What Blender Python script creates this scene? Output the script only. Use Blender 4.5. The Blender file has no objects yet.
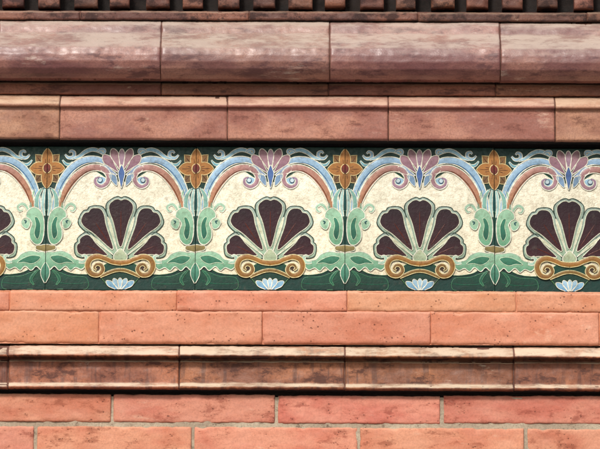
import bpy, math, random
from mathutils import Vector, noise, Quaternion
from mathutils.geometry import tessellate_polygon
random.seed(7)
sc=bpy.context.scene
S=0.0015; ZC=3.2; D=6.5; EL=math.radians(14)
# ---------- camera ----------
cam=bpy.data.cameras.new("camera"); co=bpy.data.objects.new("camera",cam); sc.collection.objects.link(co)
cpos=Vector((0,-D*math.cos(EL),ZC-D*math.sin(EL)))
co.location=cpos
co.rotation_mode='QUATERNION'
co.rotation_quaternion=(Vector((0,0,ZC))-cpos).to_track_quat('-Z','Y') @ Quaternion((0,0,1),math.radians(0.22))
cam.sensor_width=36; cam.lens=36*D/(600*S); cam.clip_start=0.1; cam.clip_end=2000
sc.camera=co
fwd=(Vector((0,0,ZC))-cpos).normalized(); up=Vector((1,0,0)).cross(fwd).normalized()
def Z(row,d=0.0):
    r=fwd*D+up*((224.5-row)*S)
    t=(-d*S-cpos.y)/r.y
    return cpos.z+r.z*t
def lin(c,a=1.0):
    o=[]
    for v in c[:3]:
        v/=255.0
        o.append(v/12.92 if v<=0.04045 else ((v+0.055)/1.055)**2.4)
    return (o[0],o[1],o[2],a)
def empty(n):
    e=bpy.data.objects.new(n,None); sc.collection.objects.link(e); return e
def mkobj(n,verts,faces,mat,parent=None,smooth=True):
    me=bpy.data.meshes.new(n); me.from_pydata(verts,[],faces); me.update()
    if smooth:
        me.polygons.foreach_set('use_smooth',[True]*len(me.polygons))
    me.materials.append(mat)
    o=bpy.data.objects.new(n,me); sc.collection.objects.link(o)
    if parent: o.parent=parent
    return o
# ---------- materials ----------
class NB:
    def __init__(s,name):
        s.m=bpy.data.materials.new(name); s.m.use_nodes=True; s.t=s.m.node_tree
        s.b=s.t.nodes['Principled BSDF']
    def n(s,ty,**k):
        x=s.t.nodes.new(ty)
        for a,v in k.items(): setattr(x,a,v)
        return x
    def l(s,a,b): s.t.links.new(a,b)
    def val(s,node,key,v):
        if isinstance(v,bpy.types.NodeSocket): s.l(v,node.inputs[key])
        else: node.inputs[key].default_value=v
    def noise(s,vec,scale,detail=4,rough=0.55,w=None,dist=0):
        if w is not None:
            a=s.n('ShaderNodeVectorMath',operation='ADD'); s.l(vec,a.inputs[0]); s.l(w,a.inputs[1]); vec=a.outputs[0]
        x=s.n('ShaderNodeTexNoise',noise_dimensions='3D')
        s.l(vec,x.inputs['Vector']); x.inputs['Scale'].default_value=scale
        x.inputs['Detail'].default_value=detail; x.inputs['Roughness'].default_value=rough
        x.inputs['Distortion'].default_value=dist
        return x.outputs['Fac']
    def ramp(s,f,a,b,lo=0.0,hi=1.0):
        x=s.n('ShaderNodeMapRange'); x.interpolation_type='SMOOTHSTEP'
        s.l(f,x.inputs['Value'])
        x.inputs['From Min'].default_value=a; x.inputs['From Max'].default_value=b
        x.inputs['To Min'].default_value=lo; x.inputs['To Max'].default_value=hi
        return x.outputs['Result']
    def mix(s,f,a,b,mode='MIX'):
        x=s.n('ShaderNodeMix',data_type='RGBA',blend_type=mode)
        s.val(x,0,f); s.val(x,6,a); s.val(x,7,b)
        return x.outputs[2]
    def math(s,op,a,b=0.0):
        x=s.n('ShaderNodeMath',operation=op); s.val(x,0,a); s.val(x,1,b); return x.outputs[0]
    def map(s,vec,sc_):
        x=s.n('ShaderNodeMapping'); s.l(vec,x.inputs['Vector']); x.inputs['Scale'].default_value=sc_
        return x.outputs['Vector']
def terracotta(name,c1,c2,stain,lime,rough=0.7,st=(0.55,0.7),li=(0.6,0.75),uppale=0.0,pore=0.5,stretch=0.45,var=0.12,bump=0.35,drip=0.0,coat=0.0,st_amt=0.8,li_amt=0.8,pscale=230,grain=0.5):
    b=NB(name)
    pos=b.n('ShaderNodeTexCoord').outputs['Object']
    rnd=b.n('ShaderNodeObjectInfo').outputs['Random']
    w=b.math('MULTIPLY',rnd,7.3)
    f1=b.noise(b.map(pos,(0.5,1,1)),18,3,0.6,w)
    c=b.mix(b.ramp(f1,0.38,0.62),lin(c1),lin(c2))
    f2=b.noise(pos,330,3,0.75,w)
    c=b.mix(b.ramp(f2,0.35,0.75,0.0,grain),c,lin([v*0.68 for v in c1]))
    f3=b.noise(b.map(pos,(stretch,1,1)),50,5,0.72,w)
    sm=b.ramp(f3,st[0],st[1],0,st_amt)
    if drip>0:
        f6=b.noise(b.map(pos,(1,0.1,0.12)),95,3,0.6,w)
        sm=b.math('MAXIMUM',sm,b.ramp(f6,0.48,0.64,0,drip))
    c=b.mix(sm,c,lin(stain))
    w2=b.math('ADD',w,11.3)
    f4=b.noise(b.map(pos,(stretch*0.8,1,1)),38,6,0.75,w2)
    lm=b.ramp(f4,li[0],li[1],0,li_amt)
    if uppale>0:
        g=b.n('ShaderNodeNewGeometry'); sp=b.n('ShaderNodeSeparateXYZ'); b.l(g.outputs['Normal'],sp.inputs[0])
        u=b.ramp(sp.outputs['Z'],0.12,0.6,0,uppale)  # paler colour where the normal points up
        u=b.math('MULTIPLY',u,b.ramp(f4,0.38,0.56,0.35,1.0))
        lm=b.math('MAXIMUM',lm,u)
    c=b.mix(lm,c,lin(lime))
    v=b.n('ShaderNodeTexVoronoi'); b.l(pos,v.inputs['Vector']); v.inputs['Scale'].default_value=pscale; v.inputs['Randomness'].default_value=1
    pm=b.math('MULTIPLY',b.ramp(v.outputs['Distance'],0.10,0.28,1,0),b.ramp(f3,0.50,0.60,0,pore))
    c=b.mix(pm,c,lin((84,46,34)))
    vv=b.math('ADD',b.math('MULTIPLY',b.math('FRACT',b.math('MULTIPLY',rnd,91.7)),2*var),1-var)
    hs=b.n('ShaderNodeHueSaturation'); b.l(c,hs.inputs['Color']); b.l(vv,hs.inputs['Value'])
    hh=b.math('ADD',b.math('MULTIPLY',b.math('FRACT',b.math('MULTIPLY',rnd,47.1)),0.014),0.495); b.l(hh,hs.inputs['Hue'])
    b.l(hs.outputs[0],b.b.inputs['Base Color'])
    b.l(b.ramp(f3,0.35,0.65,max(0.1,rough-0.1),min(1,rough+0.2)),b.b.inputs['Roughness'])
    if coat>0:
        b.b.inputs['Coat Weight'].default_value=coat; b.b.inputs['Coat Roughness'].default_value=0.26
    h=b.math('SUBTRACT',b.math('ADD',b.math('MULTIPLY',f2,0.45),b.math('MULTIPLY',f4,1.3)),b.math('MULTIPLY',pm,1.0))
    bp=b.n('ShaderNodeBump'); b.l(h,bp.inputs['Height']); bp.inputs['Strength'].default_value=bump; bp.inputs['Distance'].default_value=0.002
    b.l(bp.outputs[0],b.b.inputs['Normal'])
    return b.m
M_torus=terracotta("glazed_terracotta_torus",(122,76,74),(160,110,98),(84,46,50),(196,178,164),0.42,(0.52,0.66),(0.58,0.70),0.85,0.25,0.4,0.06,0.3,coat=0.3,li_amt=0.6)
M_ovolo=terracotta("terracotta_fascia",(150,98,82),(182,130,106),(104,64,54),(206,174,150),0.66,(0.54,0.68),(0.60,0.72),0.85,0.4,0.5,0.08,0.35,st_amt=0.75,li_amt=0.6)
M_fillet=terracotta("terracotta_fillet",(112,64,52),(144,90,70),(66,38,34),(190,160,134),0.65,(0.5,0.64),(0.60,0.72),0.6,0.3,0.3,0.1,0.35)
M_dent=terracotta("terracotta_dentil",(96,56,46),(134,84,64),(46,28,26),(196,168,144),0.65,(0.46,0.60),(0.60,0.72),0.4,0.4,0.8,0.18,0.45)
M_salmon=terracotta("salmon_terracotta",(204,130,98),(216,150,120),(160,94,70),(230,196,168),0.8,(0.56,0.72),(0.58,0.76),0.3,0.8,0.6,0.05,0.4,st_amt=0.5,li_amt=0.55,pscale=165,grain=0.32)
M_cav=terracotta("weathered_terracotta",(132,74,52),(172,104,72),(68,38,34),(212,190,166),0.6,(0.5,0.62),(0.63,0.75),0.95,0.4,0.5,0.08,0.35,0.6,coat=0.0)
M_brick=terracotta("red_brick",(196,114,92),(212,142,116),(134,64,50),(224,186,160),0.75,(0.53,0.66),(0.60,0.76),0.2,0.7,0.45,0.08,0.4,st_amt=0.6,li_amt=0.55,pscale=185,grain=0.32)
M_mortar=terracotta("mortar",(168,150,128),(190,174,150),(110,92,76),(206,194,174),0.9,(0.55,0.70),(0.6,0.75),0,0.4,0.8,0.0,0.8)
M_dmortar=terracotta("dark_pointing",(92,60,50),(120,84,70),(56,38,34),(150,124,108),0.9,(0.55,0.7),(0.65,0.8),0,0.5,0.8,0.0,0.6)
M_shade=terracotta("painted_shade",(24,18,16),(36,26,22),(14,12,11),(54,42,36),0.95,(0.5,0.7),(0.65,0.8),0,0.3,0.8,0.0,0.6)  # near-black colour standing in for shade under ledges and in recesses

# ---------- moulding blocks ----------
def resample(prof,step=1.2):
    out=[]
    for (a,b) in zip(prof[:-1],prof[1:]):
        L=math.hypot(b[0]-a[0],b[1]-a[1]); n=max(1,int(L/step))
        for i in range(n):
            t=i/n; out.append((a[0]+(b[0]-a[0])*t,a[1]+(b[1]-a[1])*t))
    out.append(prof[-1]); return out
def block(name,prof,x0,x1,mat,parent,amp=0.5,chip=0.0,ends=True,step=2.2,soft=1.0):
    pr=resample(prof); seed=random.random()*100
    tilt=random.uniform(-1,1)*0.5*(1 if ends else 0); off=random.uniform(-0.6,0.6)*(1 if ends else 0)
    drop=random.uniform(-0.35,0.35)*(1 if ends else 0)
    xs=[x0,x0+0.15,x0+0.7,x0+1.8]; n=max(2,int((x1-x0-3.6)/step))
    xs+= [x0+1.8+(x1-x0-3.6)*i/n for i in range(1,n)]
    xs+=[x1-1.8,x1-0.7,x1-0.15,x1]
    if not ends: xs=[x0+(x1-x0)*i/n for i in range(n+1)]
    vs=[];fs=[]; m=len(pr); rlo=pr[0][0]; rhi=pr[-1][0]
    for x in xs:
        e=min(x-x0,x1-x)
        cut=0
        if ends:
            cut=5 if e<0.05 else (1.0 if e<0.3 else (0.3 if e<1 else 0))
            cut*=soft
        for (r,d) in pr:
            q=amp*noise.noise(Vector((x*0.03,r*0.05,seed)))+0.5*amp*noise.noise(Vector((x*0.16,r*0.2,seed+9)))
            rr=r+0.6*amp*noise.noise(Vector((x*0.05,3.1,seed)))+0.5*amp*noise.noise(Vector((x*0.3,8.1,seed)))+drop
            if chip>0:
                edge=min(r-rlo,rhi-r,e*1.0)
                c=noise.noise(Vector((x*0.11,r*0.11,seed+31)))
                if edge<4 and c>0.12: q-=chip*(c-0.12)*3*(4-edge)/4
            dd=d+q-cut+off+tilt*(x-x0)/(x1-x0)
            vs.append(((x-300)*S,-dd*S,Z(rr,d)))
    for i in range(len(xs)-1):
        for j in range(m-1):
            a=i*m+j; fs.append((a,a+1,a+m+1,a+m))
    return mkobj(name,vs,fs,mat,parent)
X0,X1=-420,1020
def course(name,prof,joints,mat,parent,mortar,inset=2.5,gap=1.0,amp=0.5,chip=0.0,soft=1.0):
    js=sorted(joints)
    js=[X0]+[j for j in js if X0+30<j<X1-30]+[X1]
    for a,b in zip(js[:-1],js[1:]):
        g=gap*random.uniform(0.6,1.3)
        block(name,prof,a+g/2,b-g/2,mat,parent,amp,chip,soft=soft)
    if mortar:
        block(name+"_joints",[(r,d-inset) for r,d in prof],X0,X1,mortar,parent,0.3,0,False,6)
def rep(start,pitch,jit=0):
    return [start+pitch*k for k in range(-12,14)]
def brickprof(a,b,d): return [(a,d-6),(a+0.25,d-1.2),(a+1.0,d-0.3),(a+2.2,d),(b-2.2,d),(b-1.0,d-0.3),(b-0.25,d-1.2),(b,d-6)]

cor=empty("terracotta_cornice")
def dn(p,k=15): return [(r,d-k) for r,d in p]
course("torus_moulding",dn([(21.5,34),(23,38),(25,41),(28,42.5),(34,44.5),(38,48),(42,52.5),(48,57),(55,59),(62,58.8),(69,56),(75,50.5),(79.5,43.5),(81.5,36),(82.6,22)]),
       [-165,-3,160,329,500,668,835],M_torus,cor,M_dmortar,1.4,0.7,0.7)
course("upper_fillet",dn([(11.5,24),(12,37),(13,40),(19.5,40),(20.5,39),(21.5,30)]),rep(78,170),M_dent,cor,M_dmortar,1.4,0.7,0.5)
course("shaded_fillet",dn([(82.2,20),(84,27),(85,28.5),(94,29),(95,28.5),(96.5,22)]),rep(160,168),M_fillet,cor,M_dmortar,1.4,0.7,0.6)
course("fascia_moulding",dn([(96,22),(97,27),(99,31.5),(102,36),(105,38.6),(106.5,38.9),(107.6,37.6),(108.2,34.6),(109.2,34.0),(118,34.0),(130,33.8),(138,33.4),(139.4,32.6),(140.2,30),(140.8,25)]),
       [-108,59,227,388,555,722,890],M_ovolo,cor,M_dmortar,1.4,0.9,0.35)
block("soffit",[(139.9,14),(141,10.5),(144,-1.5),(147.8,-5)],X0,X1,M_shade,cor,0.4,0,False,6)  # shadow line above the tiles, painted into this underside and slot
block("dentil_recess",[(-70,3),(13,3)],X0,X1,M_shade,cor,0.6,0,False,6)  # back of the recess painted dark as shade between the teeth
x=-400
while x<1000:
    wdt=22+random.uniform(-2.5,2.5); lo=random.uniform(-1.4,0.3)
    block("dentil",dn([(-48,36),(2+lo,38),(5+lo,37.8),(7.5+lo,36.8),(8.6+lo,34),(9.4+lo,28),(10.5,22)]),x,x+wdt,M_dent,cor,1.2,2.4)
    for xx in (x+0.4,x+wdt-0.4):
        v=[((xx-300)*S,-18.5*S,Z(-48,21)),((xx-300)*S,-18.5*S,Z(7,21)),((xx-300)*S,-2*S,Z(11,3)),((xx-300)*S,-2*S,Z(-48,3))]
        mkobj("dentil_cheek",v,[(0,1,2,3)],M_dent,cor,False)
    x+=36.2+random.uniform(-0.8,0.8)
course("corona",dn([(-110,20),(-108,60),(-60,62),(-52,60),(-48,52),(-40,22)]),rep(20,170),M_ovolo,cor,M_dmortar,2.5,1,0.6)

stc=empty("terracotta_string_course")
course("frieze_sill",[(290.6,-3),(290.8,6),(291.6,8.5),(293.5,10),(308,10.5),(310.5,10),(311.2,8.8),(311.6,7)],[-150,12,178,347,515,684,850],M_salmon,stc,None,2,0.7,0.8,1.0,soft=0.6)
course("terracotta_band",[(311.2,6.8),(311.6,8.6),(312.6,9.8),(314,10),(341,10.4),(343,9.8),(344,8),(344.6,3)],[-230,-66,101,263,430,597,764,930],M_salmon,stc,None,2,0.7,0.9,1.3,soft=0.6)
block("band_joints",[(291.5,8.2),(344.5,8.2)],X0,X1,M_salmon,stc,0.3,0,False,6)
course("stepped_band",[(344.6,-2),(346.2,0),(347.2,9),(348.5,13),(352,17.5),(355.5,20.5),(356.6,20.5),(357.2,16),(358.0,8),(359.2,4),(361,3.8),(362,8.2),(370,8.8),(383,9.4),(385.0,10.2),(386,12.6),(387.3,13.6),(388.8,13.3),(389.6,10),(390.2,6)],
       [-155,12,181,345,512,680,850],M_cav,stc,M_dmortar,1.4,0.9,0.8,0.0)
block("drip_soffit",[(388.6,9),(390,6.5),(392.5,-2),(396.4,-3)],X0,X1,M_shade,stc,0.4,0,False,6)  # underside coloured near-black to give the shadow line below the band

wall=empty("brick_wall")
a=395.0; k=0
while a<760:
    b=a+(28.2 if k==0 else 29.0)
    st=[115,277,441] if k%2==0 else [40,195,359,523]
    js=[st[0]-164.5*i for i in range(1,5)]+st+[st[-1]+164*i for i in range(1,6)]
    course("brick_course",brickprof(a,b,3),js,M_brick,wall,None,2,3.4,0.9,1.3)
    a=b+4.2; k+=1
block("mortar_bed",[(397,1.4),(a,1.4)],X0,X1,M_mortar,wall,0.9,0,False,3)
def brickmat():
    b=NB("brickwork"); pos=b.n('ShaderNodeTexCoord').outputs['Object']
    sep=b.n('ShaderNodeSeparateXYZ'); b.l(pos,sep.inputs[0]); cmb=b.n('ShaderNodeCombineXYZ'); b.l(sep.outputs['X'],cmb.inputs['X']); b.l(sep.outputs['Z'],cmb.inputs['Y'])
    t=b.n('ShaderNodeTexBrick'); b.l(cmb.outputs[0],t.inputs['Vector'])
    t.inputs['Color1'].default_value=lin((200,124,100)); t.inputs['Color2'].default_value=lin((178,100,80)); t.inputs['Mortar'].default_value=lin((180,164,140))
    t.inputs['Scale'].default_value=1; t.inputs['Brick Width'].default_value=0.246; t.inputs['Row Height'].default_value=0.0515; t.inputs['Mortar Size'].default_value=0.003
    n=b.noise(pos,30,6,0.6); b.l(b.mix(b.ramp(n,0.45,0.7,0,0.5),t.outputs['Color'],lin((100,52,42))),b.b.inputs['Base Color'])
    b.b.inputs['Roughness'].default_value=0.8
    bp=b.n('ShaderNodeBump'); b.l(t.outputs['Fac'],bp.inputs['Height']); bp.invert=True; bp.inputs['Strength'].default_value=0.6; bp.inputs['Distance'].default_value=0.004
    b.l(bp.outputs[0],b.b.inputs['Normal']); return b.m
MB=brickmat()
def box(n,x0,x1,y0,y1,z0,z1,mat,parent):
    v=[(x,y,z) for x in (x0,x1) for y in (y0,y1) for z in (z0,z1)]
    f=[(0,1,3,2),(4,6,7,5),(0,4,5,1),(2,3,7,6),(0,2,6,4),(1,5,7,3)]
    return mkobj(n,v,f,mat,parent,False)
xa,xb=(X0-300)*S,(X1-300)*S
box("lower_wall",xa-2,xb+2,-3*S,0.3,0,Z(a,3),MB,wall)
box("wall_core",xa,xb,14*S,0.3,Z(a,5),Z(-110,0),M_mortar,wall)
box("upper_wall",xa-2,xb+2,-10*S,0.3,Z(-112,10),Z(-112,10)+1.5,MB,wall)
box("side_wall",xa-2,xa,-3.5*S,0.3,Z(a,3),Z(-112,10),MB,wall)
box("side_wall",xb,xb+2,-3.5*S,0.3,Z(a,3),Z(-112,10),MB,wall)

# ---------- the tile ----------
VS=[];FS=[];CS=[]
LIM=74.4; RELIEF=0.5; LW=0.82
def V(u,v,h): return (u*S,-h*S*RELIEF,Z(v,0))
def face(ids,cols): FS.append(tuple(ids)); CS.append(cols)
def crom(p,closed=False,n=7):
    out=[];N=len(p)
    segs=N if closed else N-1
    for i in range(segs):
        if closed: a,b,c,d=p[i-1],p[i],p[(i+1)%N],p[(i+2)%N]
        else: a,b,c,d=p[max(i-1,0)],p[i],p[i+1],p[min(i+2,N-1)]
        for k in range(n):
            t=k/n
            out.append(tuple(0.5*((2*b[q])+(-a[q]+c[q])*t+(2*a[q]-5*b[q]+4*c[q]-d[q])*t*t+(-a[q]+3*b[q]-3*c[q]+d[q])*t**3) for q in range(len(b))))
    if not closed: out.append(tuple(p[-1]))
    return out
def clip(p):
    for s in (1,-1):
        out=[]
        for i in range(len(p)):
            A=p[i-1];B=p[i]; ia=A[0]*s<=LIM; ib=B[0]*s<=LIM
            if ia!=ib:
                t=(LIM*s-A[0])/(B[0]-A[0]); out.append((LIM*s,A[1]+(B[1]-A[1])*t))
            if ib: out.append(B)
        p=out
        if not p: return p
    return [(u,min(max(v,148.0),290.2)) for u,v in p]
def tube(p,r,col,h,closed=False,taper=False):
    prof=[(-1,-0.8),(-0.75,0.5),(0,1.0),(0.75,0.5),(1,-0.8)]
    N=len(p); rows=[]; r=r*LW
    for i in range(N):
        a=p[i-1] if (i>0 or closed) else p[i]; b=p[(i+1)%N] if (i<N-1 or closed) else p[i]
        tx,ty=b[0]-a[0],b[1]-a[1]; L=math.hypot(tx,ty) or 1; nx,ny=-ty/L,tx/L
        rr=r*(1+0.35*noise.noise(Vector((p[i][0]*0.4,p[i][1]*0.4,r))))
        if taper: rr*=min(1,0.35+3*min(i,N-1-i)/N)
        ids=[]
        for (o,z) in prof:
            VS.append(V(max(-LIM,min(LIM,p[i][0]+nx*o*rr)),max(147.6,min(290.6,p[i][1]+ny*o*rr)),h+z*rr)); ids.append(len(VS)-1)
        rows.append(ids)
    for i in range(N if closed else N-1):
        a=rows[i];b=rows[(i+1)%N]
        pa,pb=p[i],p[(i+1)%N]
        if abs(pa[0])>LIM-0.01 and abs(pb[0])>LIM-0.01: continue
        if pa[1]>290 and pb[1]>290: continue
        if pa[1]<148.2 and pb[1]<148.2: continue
        for k in range(4): face((a[k],a[k+1],b[k+1],b[k]),[col]*4)
def poly1(p,col,h,col2,line,lw,alpha):
    p=clip(p)
    q=[]
    for t in p:
        if not q or math.hypot(t[0]-q[-1][0],t[1]-q[-1][1])>0.05: q.append(t)
    p=q
    if len(p)<3: return
    c1=lin(col,alpha); c2=lin(col2 or col,alpha)
    v0=min(v for _,v in p); v1=max(v for _,v in p)
    def cc(v):
        t=(v-v0)/max(1e-6,v1-v0); return tuple(c1[k]*(1-t)+c2[k]*t for k in range(4))
    b=len(VS)
    for u,v in p: VS.append(V(u,v,h))
    for t in tessellate_polygon([[Vector((u,v,0)) for u,v in p]]):
        face([b+i for i in t],[cc(p[i][1]) for i in t])
    b2=len(VS)
    for u,v in p: VS.append(V(u,v,max(h-2.4,-0.3)))
    n=len(p)
    for i in range(n):
        j=(i+1)%n
        face((b+i,b+j,b2+j,b2+i),[cc(p[i][1]),cc(p[j][1]),cc(p[j][1]),cc(p[i][1])])
    if line: tube(p,lw,lin(line,0),h,True)
def poly(pts,col,h,col2=None,line=None,lw=0.7,smooth=True,mirror=True,alpha=0.0):
    p=crom(pts,True) if smooth else list(pts)
    poly1(p,col,h,col2,line,lw,alpha)
    if mirror: poly1([(-u,v) for u,v in p],col,h,col2,line,lw,alpha)
def sym(right,**k):
    left=[(-u,v) for u,v in reversed(right) if u>0.01]
    return right+left
def band(pts,ws,col,h,line=None,lw=0.65,mirror=True,rise=0.2,col2=None):
    q=crom([(a[0],a[1],w) for a,w in zip(pts,ws)])
    for s in ((1,-1) if mirror else (1,)):
        L=[];R=[];rows=[]
        c1=lin(col,0); c2=lin(col2 or col,0)
        N=len(q)
        for i in range(N):
            a=q[max(i-1,0)];b=q[min(i+1,N-1)]
            tx,ty=b[0]-a[0],b[1]-a[1]; l=math.hypot(tx,ty) or 1; nx,ny=-ty/l,tx/l; w=q[i][2]/2
            ids=[]
            for o,z in ((-1,-1.2/1),(-1,0),(-0.5,rise*w),(0,rise*1.35*w),(0.5,rise*w),(1,0),(1,-1.2)):
                u=max(-LIM,min(LIM,s*(q[i][0]+nx*o*w))); v=max(148,min(290.3,q[i][1]+ny*o*w))
                VS.append(V(u,v,h+z)); ids.append(len(VS)-1)
            L.append((s*(q[i][0]+nx*w),q[i][1]+ny*w)); R.append((s*(q[i][0]-nx*w),q[i][1]-ny*w))
            t=i/(N-1); rows.append((ids,tuple(c1[k]*(1-t)+c2[k]*t for k in range(4))))
        for i in range(N-1):
            (a,ca),(b,cb)=rows[i],rows[i+1]
            if abs(q[i][0])>LIM and abs(q[i+1][0])>LIM: continue
            for k in range(6): face((a[k],a[k+1],b[k+1],b[k]),[ca,ca,cb,cb])
        if line:
            tube(L,lw,lin(line,0),h+0.1); tube(R,lw,lin(line,0),h+0.1)
def line(pts,r,col,h,mirror=True,taper=True):
    p=crom(pts)
    tube(p,r,lin(col,0),h,False,taper)
    if mirror: tube([(-u,v) for u,v in p],r,lin(col,0),h,False,taper)
W=lambda pts:[(74.6-a,b) for a,b in pts]
CREAM=(240,235,214); DG=(6,52,46); PB=(152,188,210); MINT=(140,188,158); SAGE=(150,172,150)
MAR=(30,6,20); OCH=(186,122,62); BLUE=(70,96,150); LN=(230,230,212); TEAL=(30,86,90); BR=(104,60,40)
b=len(VS)
for (u,v,hh) in ((-74.65,147.2,-1.2),(74.65,147.2,-1.2),(74.65,290.9,-1.2),(-74.65,290.9,-1.2),(-74.2,147.8,0),(74.2,147.8,0),(74.2,290.3,0),(-74.2,290.3,0),
                 (-74.65,147.2,-18),(74.65,147.2,-18),(74.65,290.9,-18),(-74.65,290.9,-18)): VS.append(V(u,v,hh))
g=lin(DG,0)
for f in ((4,5,6,7),(0,1,5,4),(1,2,6,5),(2,3,7,6),(3,0,4,7),(8,9,1,0),(9,10,2,1),(10,11,3,2),(11,8,0,3)): face([b+i for i in f],[g]*4)
# cream field
cf=sym([(0,181),(8,183),(16,178),(30,170),(42,173),(52,184),(59,198),(63,214),(64,235),(66,250),(67,262),(60,269),(52,273.5),(40,275.5),(26,275),(10,274),(0,274)])
poly(cf,CREAM,0.6,(238,229,200),line=(40,84,62),lw=0.7,mirror=False,alpha=1.0)
# dark green foot of the tile
poly([(74.4,270),(68,271),(60,273.5),(50,277),(34,278.5),(34,290),(60,290),(74.4,290)],(12,74,54),0.9,(5,44,38),line=(70,122,90),lw=0.45)
line([(30,283),(42,284.5),(58,284),(68,281)],0.5,(24,90,66),0.9)
# arch
band([(68,216),(66.5,204),(63.5,192),(57.5,179),(48.5,168),(37,161.5),(25,160.5),(15,164)],[3,5,6.5,7.5,7.5,7,6,4],PB,1.4,LN,0.75,col2=(146,176,204))
line([(66,204),(61.5,190),(55,178.5),(46.5,169.5),(36,164),(26,163.5)],0.45,(74,112,150),2.4)
band([(64,222),(61.5,208),(57.5,196),(51,184.5),(43,175.5),(34,170),(25,168.5),(17,171),(13,177),(14.5,184),(20,187.5),(25.5,185),(26,180),(22,178)],
     [2.5,4.5,6.5,7.5,7.5,7,6.5,6,5,4.5,4,3.5,3,2],(180,128,86),1.9,LN,0.7,col2=(152,124,150))
line([(60,211),(56.5,198),(50.5,187),(42.5,178),(34,172.3),(26,171)],0.5,BR,2.8)
poly([(20+4.5*math.cos(t*math.pi/4),181.5+3.6*math.sin(t*math.pi/4)) for t in range(8)],PB,1.2,line=None)
poly([(21.5+2.3*math.cos(t*math.pi/3),181+2.3*math.sin(t*math.pi/3)) for t in range(6)],(190,208,214),3.0,line=(60,80,110),lw=0.4)
band([(58,214),(54,207),(50,205),(46,208),(48,212),(51,211)],[2,3,3,2.5,2,1.2],(160,196,170),1.6,LN,0.5)
# pale scrolls in the green spandrels
band([(57,155.5),(53.5,158.8),(48.5,157.8),(48,153.5),(51,152),(53,154)],[1.3,2.6,3.2,3,2.2,1.2],PB,1.0,LN,0.5)
band([(50,160),(43,157.5),(36,152.5),(29,150.5),(22,152.5),(16,156.5)],[1.5,3,3.8,3.8,3.2,1.5],(150,190,208),1.3,LN,0.5)
band([(25,153),(22,150.5),(18,150.5),(17,153),(19,154.5)],[1.2,2.2,2.4,2,1.2],PB,1.8,LN,0.4)
band([(59.5,161),(56,165),(52,165.5),(49,163)],[1,2.6,2.6,1],(110,164,176),0.9,LN,0.4)
def petal(bx,by,ang,r0,r1,w,col,h,col2=None,ln=LN,lw=0.5,mirror=True,blunt=0.75):
    s,c=math.sin(ang),math.cos(ang)
    def P(r,o): return (bx+s*r+c*o,by-c*r+s*o)
    L=r1-r0
    pts=[P(r0,0),P(r0+L*0.35,w*0.55),P(r0+L*0.7,w),P(r0+L*0.92,w*blunt*0.8),P(r1,0),P(r0+L*0.92,-w*blunt*0.8),P(r0+L*0.7,-w),P(r0+L*0.35,-w*0.55)]
    poly(pts,col,h,col2,ln,lw,mirror=mirror)
petal(0,178,math.radians(64),5,24,4.0,(164,184,206),2.2,(120,140,176))
petal(0,177,math.radians(42),5,28,4.6,(158,122,132),2.5,(128,94,112))
petal(0,176,math.radians(20),6,28,4.2,(136,104,110),2.8,(164,130,142))
petal(0,176,0,4,26,3.2,(170,142,152),3.1,(134,110,134),mirror=False)
poly([(0,166),(2.4,171),(3.4,175),(2.2,181),(0,189),(-2.2,181),(-3.4,175),(-2.4,171)],BLUE,3.6,(80,112,160),LN,0.5,mirror=False)
poly([(5,178),(10,174),(12.5,177),(9,183),(4.5,186.5)],(120,148,176),2.4,line=LN,lw=0.45)
# four pointed flower on the tile joint
def ros(R,f,n=72,sx=0.88,sy=1.04):
    return [(74.6+f(2*math.pi*i/n)*R*math.sin(2*math.pi*i/n)*sx,169.5-f(2*math.pi*i/n)*R*math.cos(2*math.pi*i/n)*sy) for i in range(n)]
def star(base,top,pw):
    def f(t):
        t=(t+math.pi/4)%(math.pi/2)-math.pi/4
        a=abs(t)/(math.pi/4); return base+(top-base)*(1-a**pw)
    return f
def rot(f): return lambda t:f(t+math.pi/4)
poly(ros(19.5,rot(star(0.50,0.98,0.75)),96),(128,92,52),1.5,(100,74,46),(206,190,140),0.5,smooth=False)
poly(ros(19.5,star(0.42,1.0,1.05),96,0.90,1.04),(176,122,66),2.1,(150,102,56),(222,202,150),0.5,smooth=False)
for sg in (1,-1):
    for k in range(4):
        t=k*math.pi/2
        for o,rr in ((-0.3,10),(0,16),(0.3,10)):
            line([(sg*74.6+5*math.sin(t+o),169.5-5*math.cos(t+o)),(sg*74.6+rr*math.sin(t+o*0.8)*0.88,169.5-rr*math.cos(t+o*0.8))],0.42,(92,54,34),2.2,False,True)
        t+=math.pi/4
        line([(sg*74.6+9*math.sin(t),169.5-9*math.cos(t)),(sg*74.6+16*math.sin(t)*0.88,169.5-16*math.cos(t))],0.4,(70,48,34),1.7,False,True)
poly(ros(4.6,lambda t:1.0,20),(120,46,34),2.9,(90,36,30),(224,204,150),0.6,smooth=False)
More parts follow.
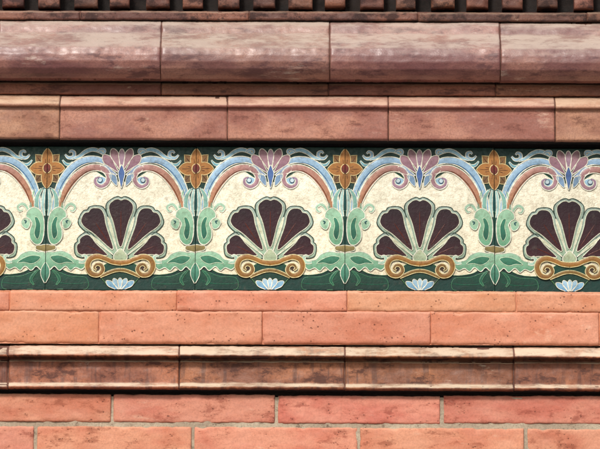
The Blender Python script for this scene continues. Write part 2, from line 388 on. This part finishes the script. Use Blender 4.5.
# lily-like plant on the tile joint
poly(W([(-1,188),(4.5,189),(7,196),(7,206),(8,216),(-1,218)]),(40,96,100),1.2,(22,74,70),LN,0.5,smooth=False)
poly(W([(-1,214),(6,218),(7.5,230),(6.5,244),(8,252),(5,262),(-1,264)]),(18,72,60),1.5,(12,52,48),(130,176,150),0.5)
band(W([(1.8,190),(3.2,198),(3.4,208),(1.8,217)]),[1.5,3,3,1.5],(160,196,190),2.3,LN,0.45)
band(W([(5,190),(9,197),(10,206),(8,214),(4,219)]),[2,4,4.5,3.5,2],(130,178,166),2.2,LN,0.5)
band(W([(12,190),(14.5,199),(15.5,208),(13,216)]),[1.5,3,3.6,3],MINT,2.0,LN,0.5)
poly(W([(16,221),(21,219),(25,223),(23,228),(19,230),(16.5,227)]),(180,206,178),3.0,MINT,LN,0.5)
poly(W([(2,222),(5,213),(12,208.5),(18.5,212),(20,218),(16.5,220.5),(14,225),(16,232),(15.5,240),(10,245.5),(4.5,244),(2,235)]),(158,198,168),3.6,(104,160,126),LN,0.65)
poly(W([(5.5,226),(8.5,219),(11.5,219),(10.2,226),(11.5,235),(8.5,240.5),(6,236)]),(56,124,98),4.1,(24,84,68),(200,222,190),0.4)
band(W([(21,224.5),(20,222.5),(22,221.5)]),[1,1.4,0.8],TEAL,3.7,None)
poly(W([(-1,246),(5,246.3),(9.5,247),(9.5,250.5),(5,252),(-1,252.5)]),(150,134,84),3.0,(110,96,58),LN,0.5)
poly(W([(0.3,254),(8,253),(16,252),(24,255),(29,260),(36,261.5),(40,266),(36,270.5),(30,268.5),(25,271.5),(20,267.5),(14,271.5),(9,267.5),(4,271),(0.3,266)]),(162,202,172),2.6,(90,148,114),LN,0.65)
poly(W([(5,258),(13,256.5),(22,259.5),(28,264),(21,263.5),(14,265),(8,262.5)]),(66,130,102),3.1,(36,98,76),(206,226,196),0.4)
band(W([(33,263),(38,263),(41,259.5),(39,256.5),(36,257.5)]),[2,3,3,2.4,1.4],(168,202,182),2.9,LN,0.5)
poly(W([(-1,264),(3,268),(4.5,274),(2.8,280),(-1,284)]),(90,150,126),3.2,(40,98,78),LN,0.5)
band(W([(7,271),(12,276),(14,281),(11,286)]),[1,2.4,2.4,1],(28,88,66),1.6,(90,144,108),0.35)
# shell
B=(0,262)
def lobe(ang,R,hw,h,grow,col,col2,ln,lw,r0=13,mirror=True,notch=1.2):
    s,c=math.sin(ang),math.cos(ang)
    def P(r,o): return (B[0]+s*r+c*o,B[1]-c*r+s*o)
    g=grow
    pts=[P(r0-g,0),P(r0+4,hw*0.20+g),P(r0+(R-r0)*0.5,hw*0.62+g),P(R*0.80,hw*0.98+g),P(R*0.91+g*0.4,hw*0.98+g),P(R*0.98+g*.7,hw*0.62+g*0.5),
         P(R+g,hw*0.28),P(R+g-notch,0),P(R+g,-hw*0.28),
         P(R*0.98+g*.7,-hw*0.62-g*0.5),P(R*0.91+g*0.4,-hw*0.98-g),P(R*0.80,-hw*0.98-g),P(R*0.5+r0*0.5,-hw*0.62-g),P(r0+4,-hw*0.20-g)]
    poly(pts,col,h,col2,ln,lw,mirror=mirror)
LB=[(0,62,12.2),(33.5,60,12),(66,46,10.4)]
for i,(a_,R,hw) in enumerate(LB):
    lobe(math.radians(a_),R,hw,1.5+0.2*i,2.6,(158,176,166),(150,176,150),(56,76,66),0.7,11,mirror=i>0)
poly([(18,262),(26,258),(34,256.5),(39,252),(34,249),(20,253)],SAGE,1.3,line=(64,84,72),lw=0.6)
for i,(a_,R,hw) in enumerate(LB):
    lobe(math.radians(a_),R,hw*0.98,2.6+0.15*i,0,MAR,(58,18,26),(218,220,196),0.55,14,mirror=i>0)
for a_,r1 in ((16.8,46),(50,40),(83,30)):
    petal(0,262,math.radians(a_),9,r1,1.3,(216,218,186),3.2,(186,200,170),(232,230,210),0.42)
for a_,R in ((0,50),(33.5,46),(66,37)):
    s,c=math.sin(math.radians(a_)),math.cos(math.radians(a_))
    line([(s*20,262-c*20),(s*(R*0.7),262-c*R*0.7),(s*R,262-c*R)],0.6,(92,42,32),2.8,mirror=a_>0)
poly([(0,250),(4,253),(7,258),(4.5,262),(0,263),(-4.5,262),(-7,258),(-4,253)],(190,200,166),3.4,(150,170,140),LN,0.6,mirror=False)
# scrolls and green boss under the shell
poly(sym([(0,262),(10,263),(18,268),(20,276),(16,282),(10,288),(0,289)]),(10,66,50),1.6,(5,42,36),(84,126,84),0.5,mirror=False)
band([(0,264),(8,263),(15,260),(23,257.8),(30,260.5),(32.5,267.5),(29,274.5),(22,276),(17.5,271.5),(19,266.5),(23.5,265.5),(26,269),(23.5,271)],
     [5,4.5,4.5,5,5.2,5.2,4.8,4.2,3.8,3.4,2.8,2.2,1.4],(162,114,58),3.8,(222,210,160),0.55,col2=(112,84,46))
poly([(23+2.5*math.cos(t*math.pi/3),268.5+2.5*math.sin(t*math.pi/3)) for t in range(6)],(60,40,30),2.6,line=None)
band([(20,278),(13,274.5),(6,271.8),(0,271)],[2,3.0,3.2,3.2],(128,98,50),3.5,(222,210,160),0.5)
petal(0,292,math.radians(54),0,17,2.8,(140,182,206),2.4,(100,150,184))
petal(0,292,math.radians(27),0,14,2.6,(170,202,220),2.7,(120,166,196))
petal(0,292,0,0,13,2.4,(184,212,226),3.0,(134,178,204),mirror=False)

me=bpy.data.meshes.new("majolica_tile"); me.from_pydata(VS,[],FS); me.update()
ca=me.color_attributes.new("glaze","FLOAT_COLOR","CORNER")
flat=[]
for c in CS:
    for q in c: flat.extend(q)
ca.data.foreach_set('color',flat)
b=NB("ceramic_glaze")
at=b.n('ShaderNodeAttribute',attribute_name="glaze")
pos=b.n('ShaderNodeTexCoord').outputs['Object']; rnd=b.n('ShaderNodeObjectInfo').outputs['Random']; w=b.math('MULTIPLY',rnd,5.3)
n1=b.noise(pos,38,4,0.65,w); n2=b.noise(pos,190,3,0.7,w); n3=b.noise(pos,430,2,0.6,w)
c=b.mix(b.ramp(n1,0.38,0.66,0,0.30),at.outputs['Color'],(0.40,0.42,0.36,1),'MULTIPLY')
c=b.mix(b.ramp(n2,0.42,0.70,0,0.42),c,(0.42,0.34,0.28,1),'MULTIPLY')
c=b.mix(b.ramp(n3,0.55,0.72,0,0.35),c,(1.3,1.3,1.3,1),'MULTIPLY')
c=b.mix(b.ramp(b.noise(pos,70,5,0.75,b.math('ADD',w,5.0)),0.58,0.70,0,0.38),c,(0.09,0.075,0.06,1))
vv=b.math('ADD',b.math('MULTIPLY',rnd,0.14),0.96)
hs=b.n('ShaderNodeHueSaturation'); b.l(c,hs.inputs['Color']); b.l(vv,hs.inputs['Value']); hs.inputs['Saturation'].default_value=1.03
b.l(hs.outputs[0],b.b.inputs['Base Color'])
b.l(b.ramp(n2,0.3,0.7,0.28,0.5),b.b.inputs['Roughness']); b.b.inputs['Specular IOR Level'].default_value=0.25
hh=b.math('ADD',b.math('MULTIPLY',n1,0.6),b.math('MULTIPLY',b.math('MULTIPLY',n3,at.outputs['Alpha']),1.1))
hh=b.math('ADD',hh,b.math('MULTIPLY',b.math('MULTIPLY',n2,at.outputs['Alpha']),0.8))
hh=b.math('ADD',hh,b.math('MULTIPLY',n2,0.35))
bp=b.n('ShaderNodeBump'); b.l(hh,bp.inputs['Height']); bp.inputs['Strength'].default_value=0.4; bp.inputs['Distance'].default_value=0.002
b.l(bp.outputs[0],b.b.inputs['Normal'])
me.materials.append(b.m)
fr=empty("ceramic_tile_frieze")
for k in range(-3,7):
    o=bpy.data.objects.new("majolica_tile",me); sc.collection.objects.link(o); o.parent=fr
    o.location=((46.2+149.4*k+74.7-300)*S,random.uniform(-0.25,0.25)*S,random.uniform(-0.4,0.4)*S)
box("grout_bed",(46.2-149.4*3-300)*S,(46.2+149.4*7-300)*S,1.5*S,13*S,Z(292),Z(149),M_dmortar,fr)

# ---------- ground ----------
g=NB("pavement_stone"); p=g.n('ShaderNodeTexCoord').outputs['Object']
g.l(g.mix(g.ramp(g.noise(p,1.5,8,0.6),0.35,0.65),(0.16,0.155,0.15,1),(0.24,0.23,0.22,1)),g.b.inputs['Base Color']); g.b.inputs['Roughness'].default_value=0.9
mkobj("pavement",[(-400,-400,0),(400,-400,0),(400,400,0),(-400,400,0)],[(0,1,2,3)],g.m,None,False)

# ---------- light ----------
sd=Vector((-0.22,-0.74,0.58)).normalized()
el=math.asin(sd.z)
w=bpy.data.worlds.new("World"); sc.world=w; w.use_nodes=True
nt=w.node_tree; bg=nt.nodes['Background']
sky=nt.nodes.new('ShaderNodeTexSky'); sky.sky_type='NISHITA'; sky.sun_disc=False; sky.sun_elevation=el; sky.sun_rotation=math.atan2(sd.x,sd.y)
sky.dust_density=3.0; sky.air_density=1.0
nt.links.new(sky.outputs[0],bg.inputs[0]); bg.inputs[1].default_value=0.12
sl=bpy.data.lights.new("sun",'SUN'); so=bpy.data.objects.new("sun",sl); sc.collection.objects.link(so)
sl.energy=2.5; sl.angle=math.radians(10); sl.color=(1.0,0.97,0.92)
so.rotation_mode='QUATERNION'; so.rotation_quaternion=sd.to_track_quat('Z','Y')
so.location=(-3,-5,8)
sc.view_settings.view_transform='Standard'; sc.view_settings.look='None'; sc.view_settings.exposure=0
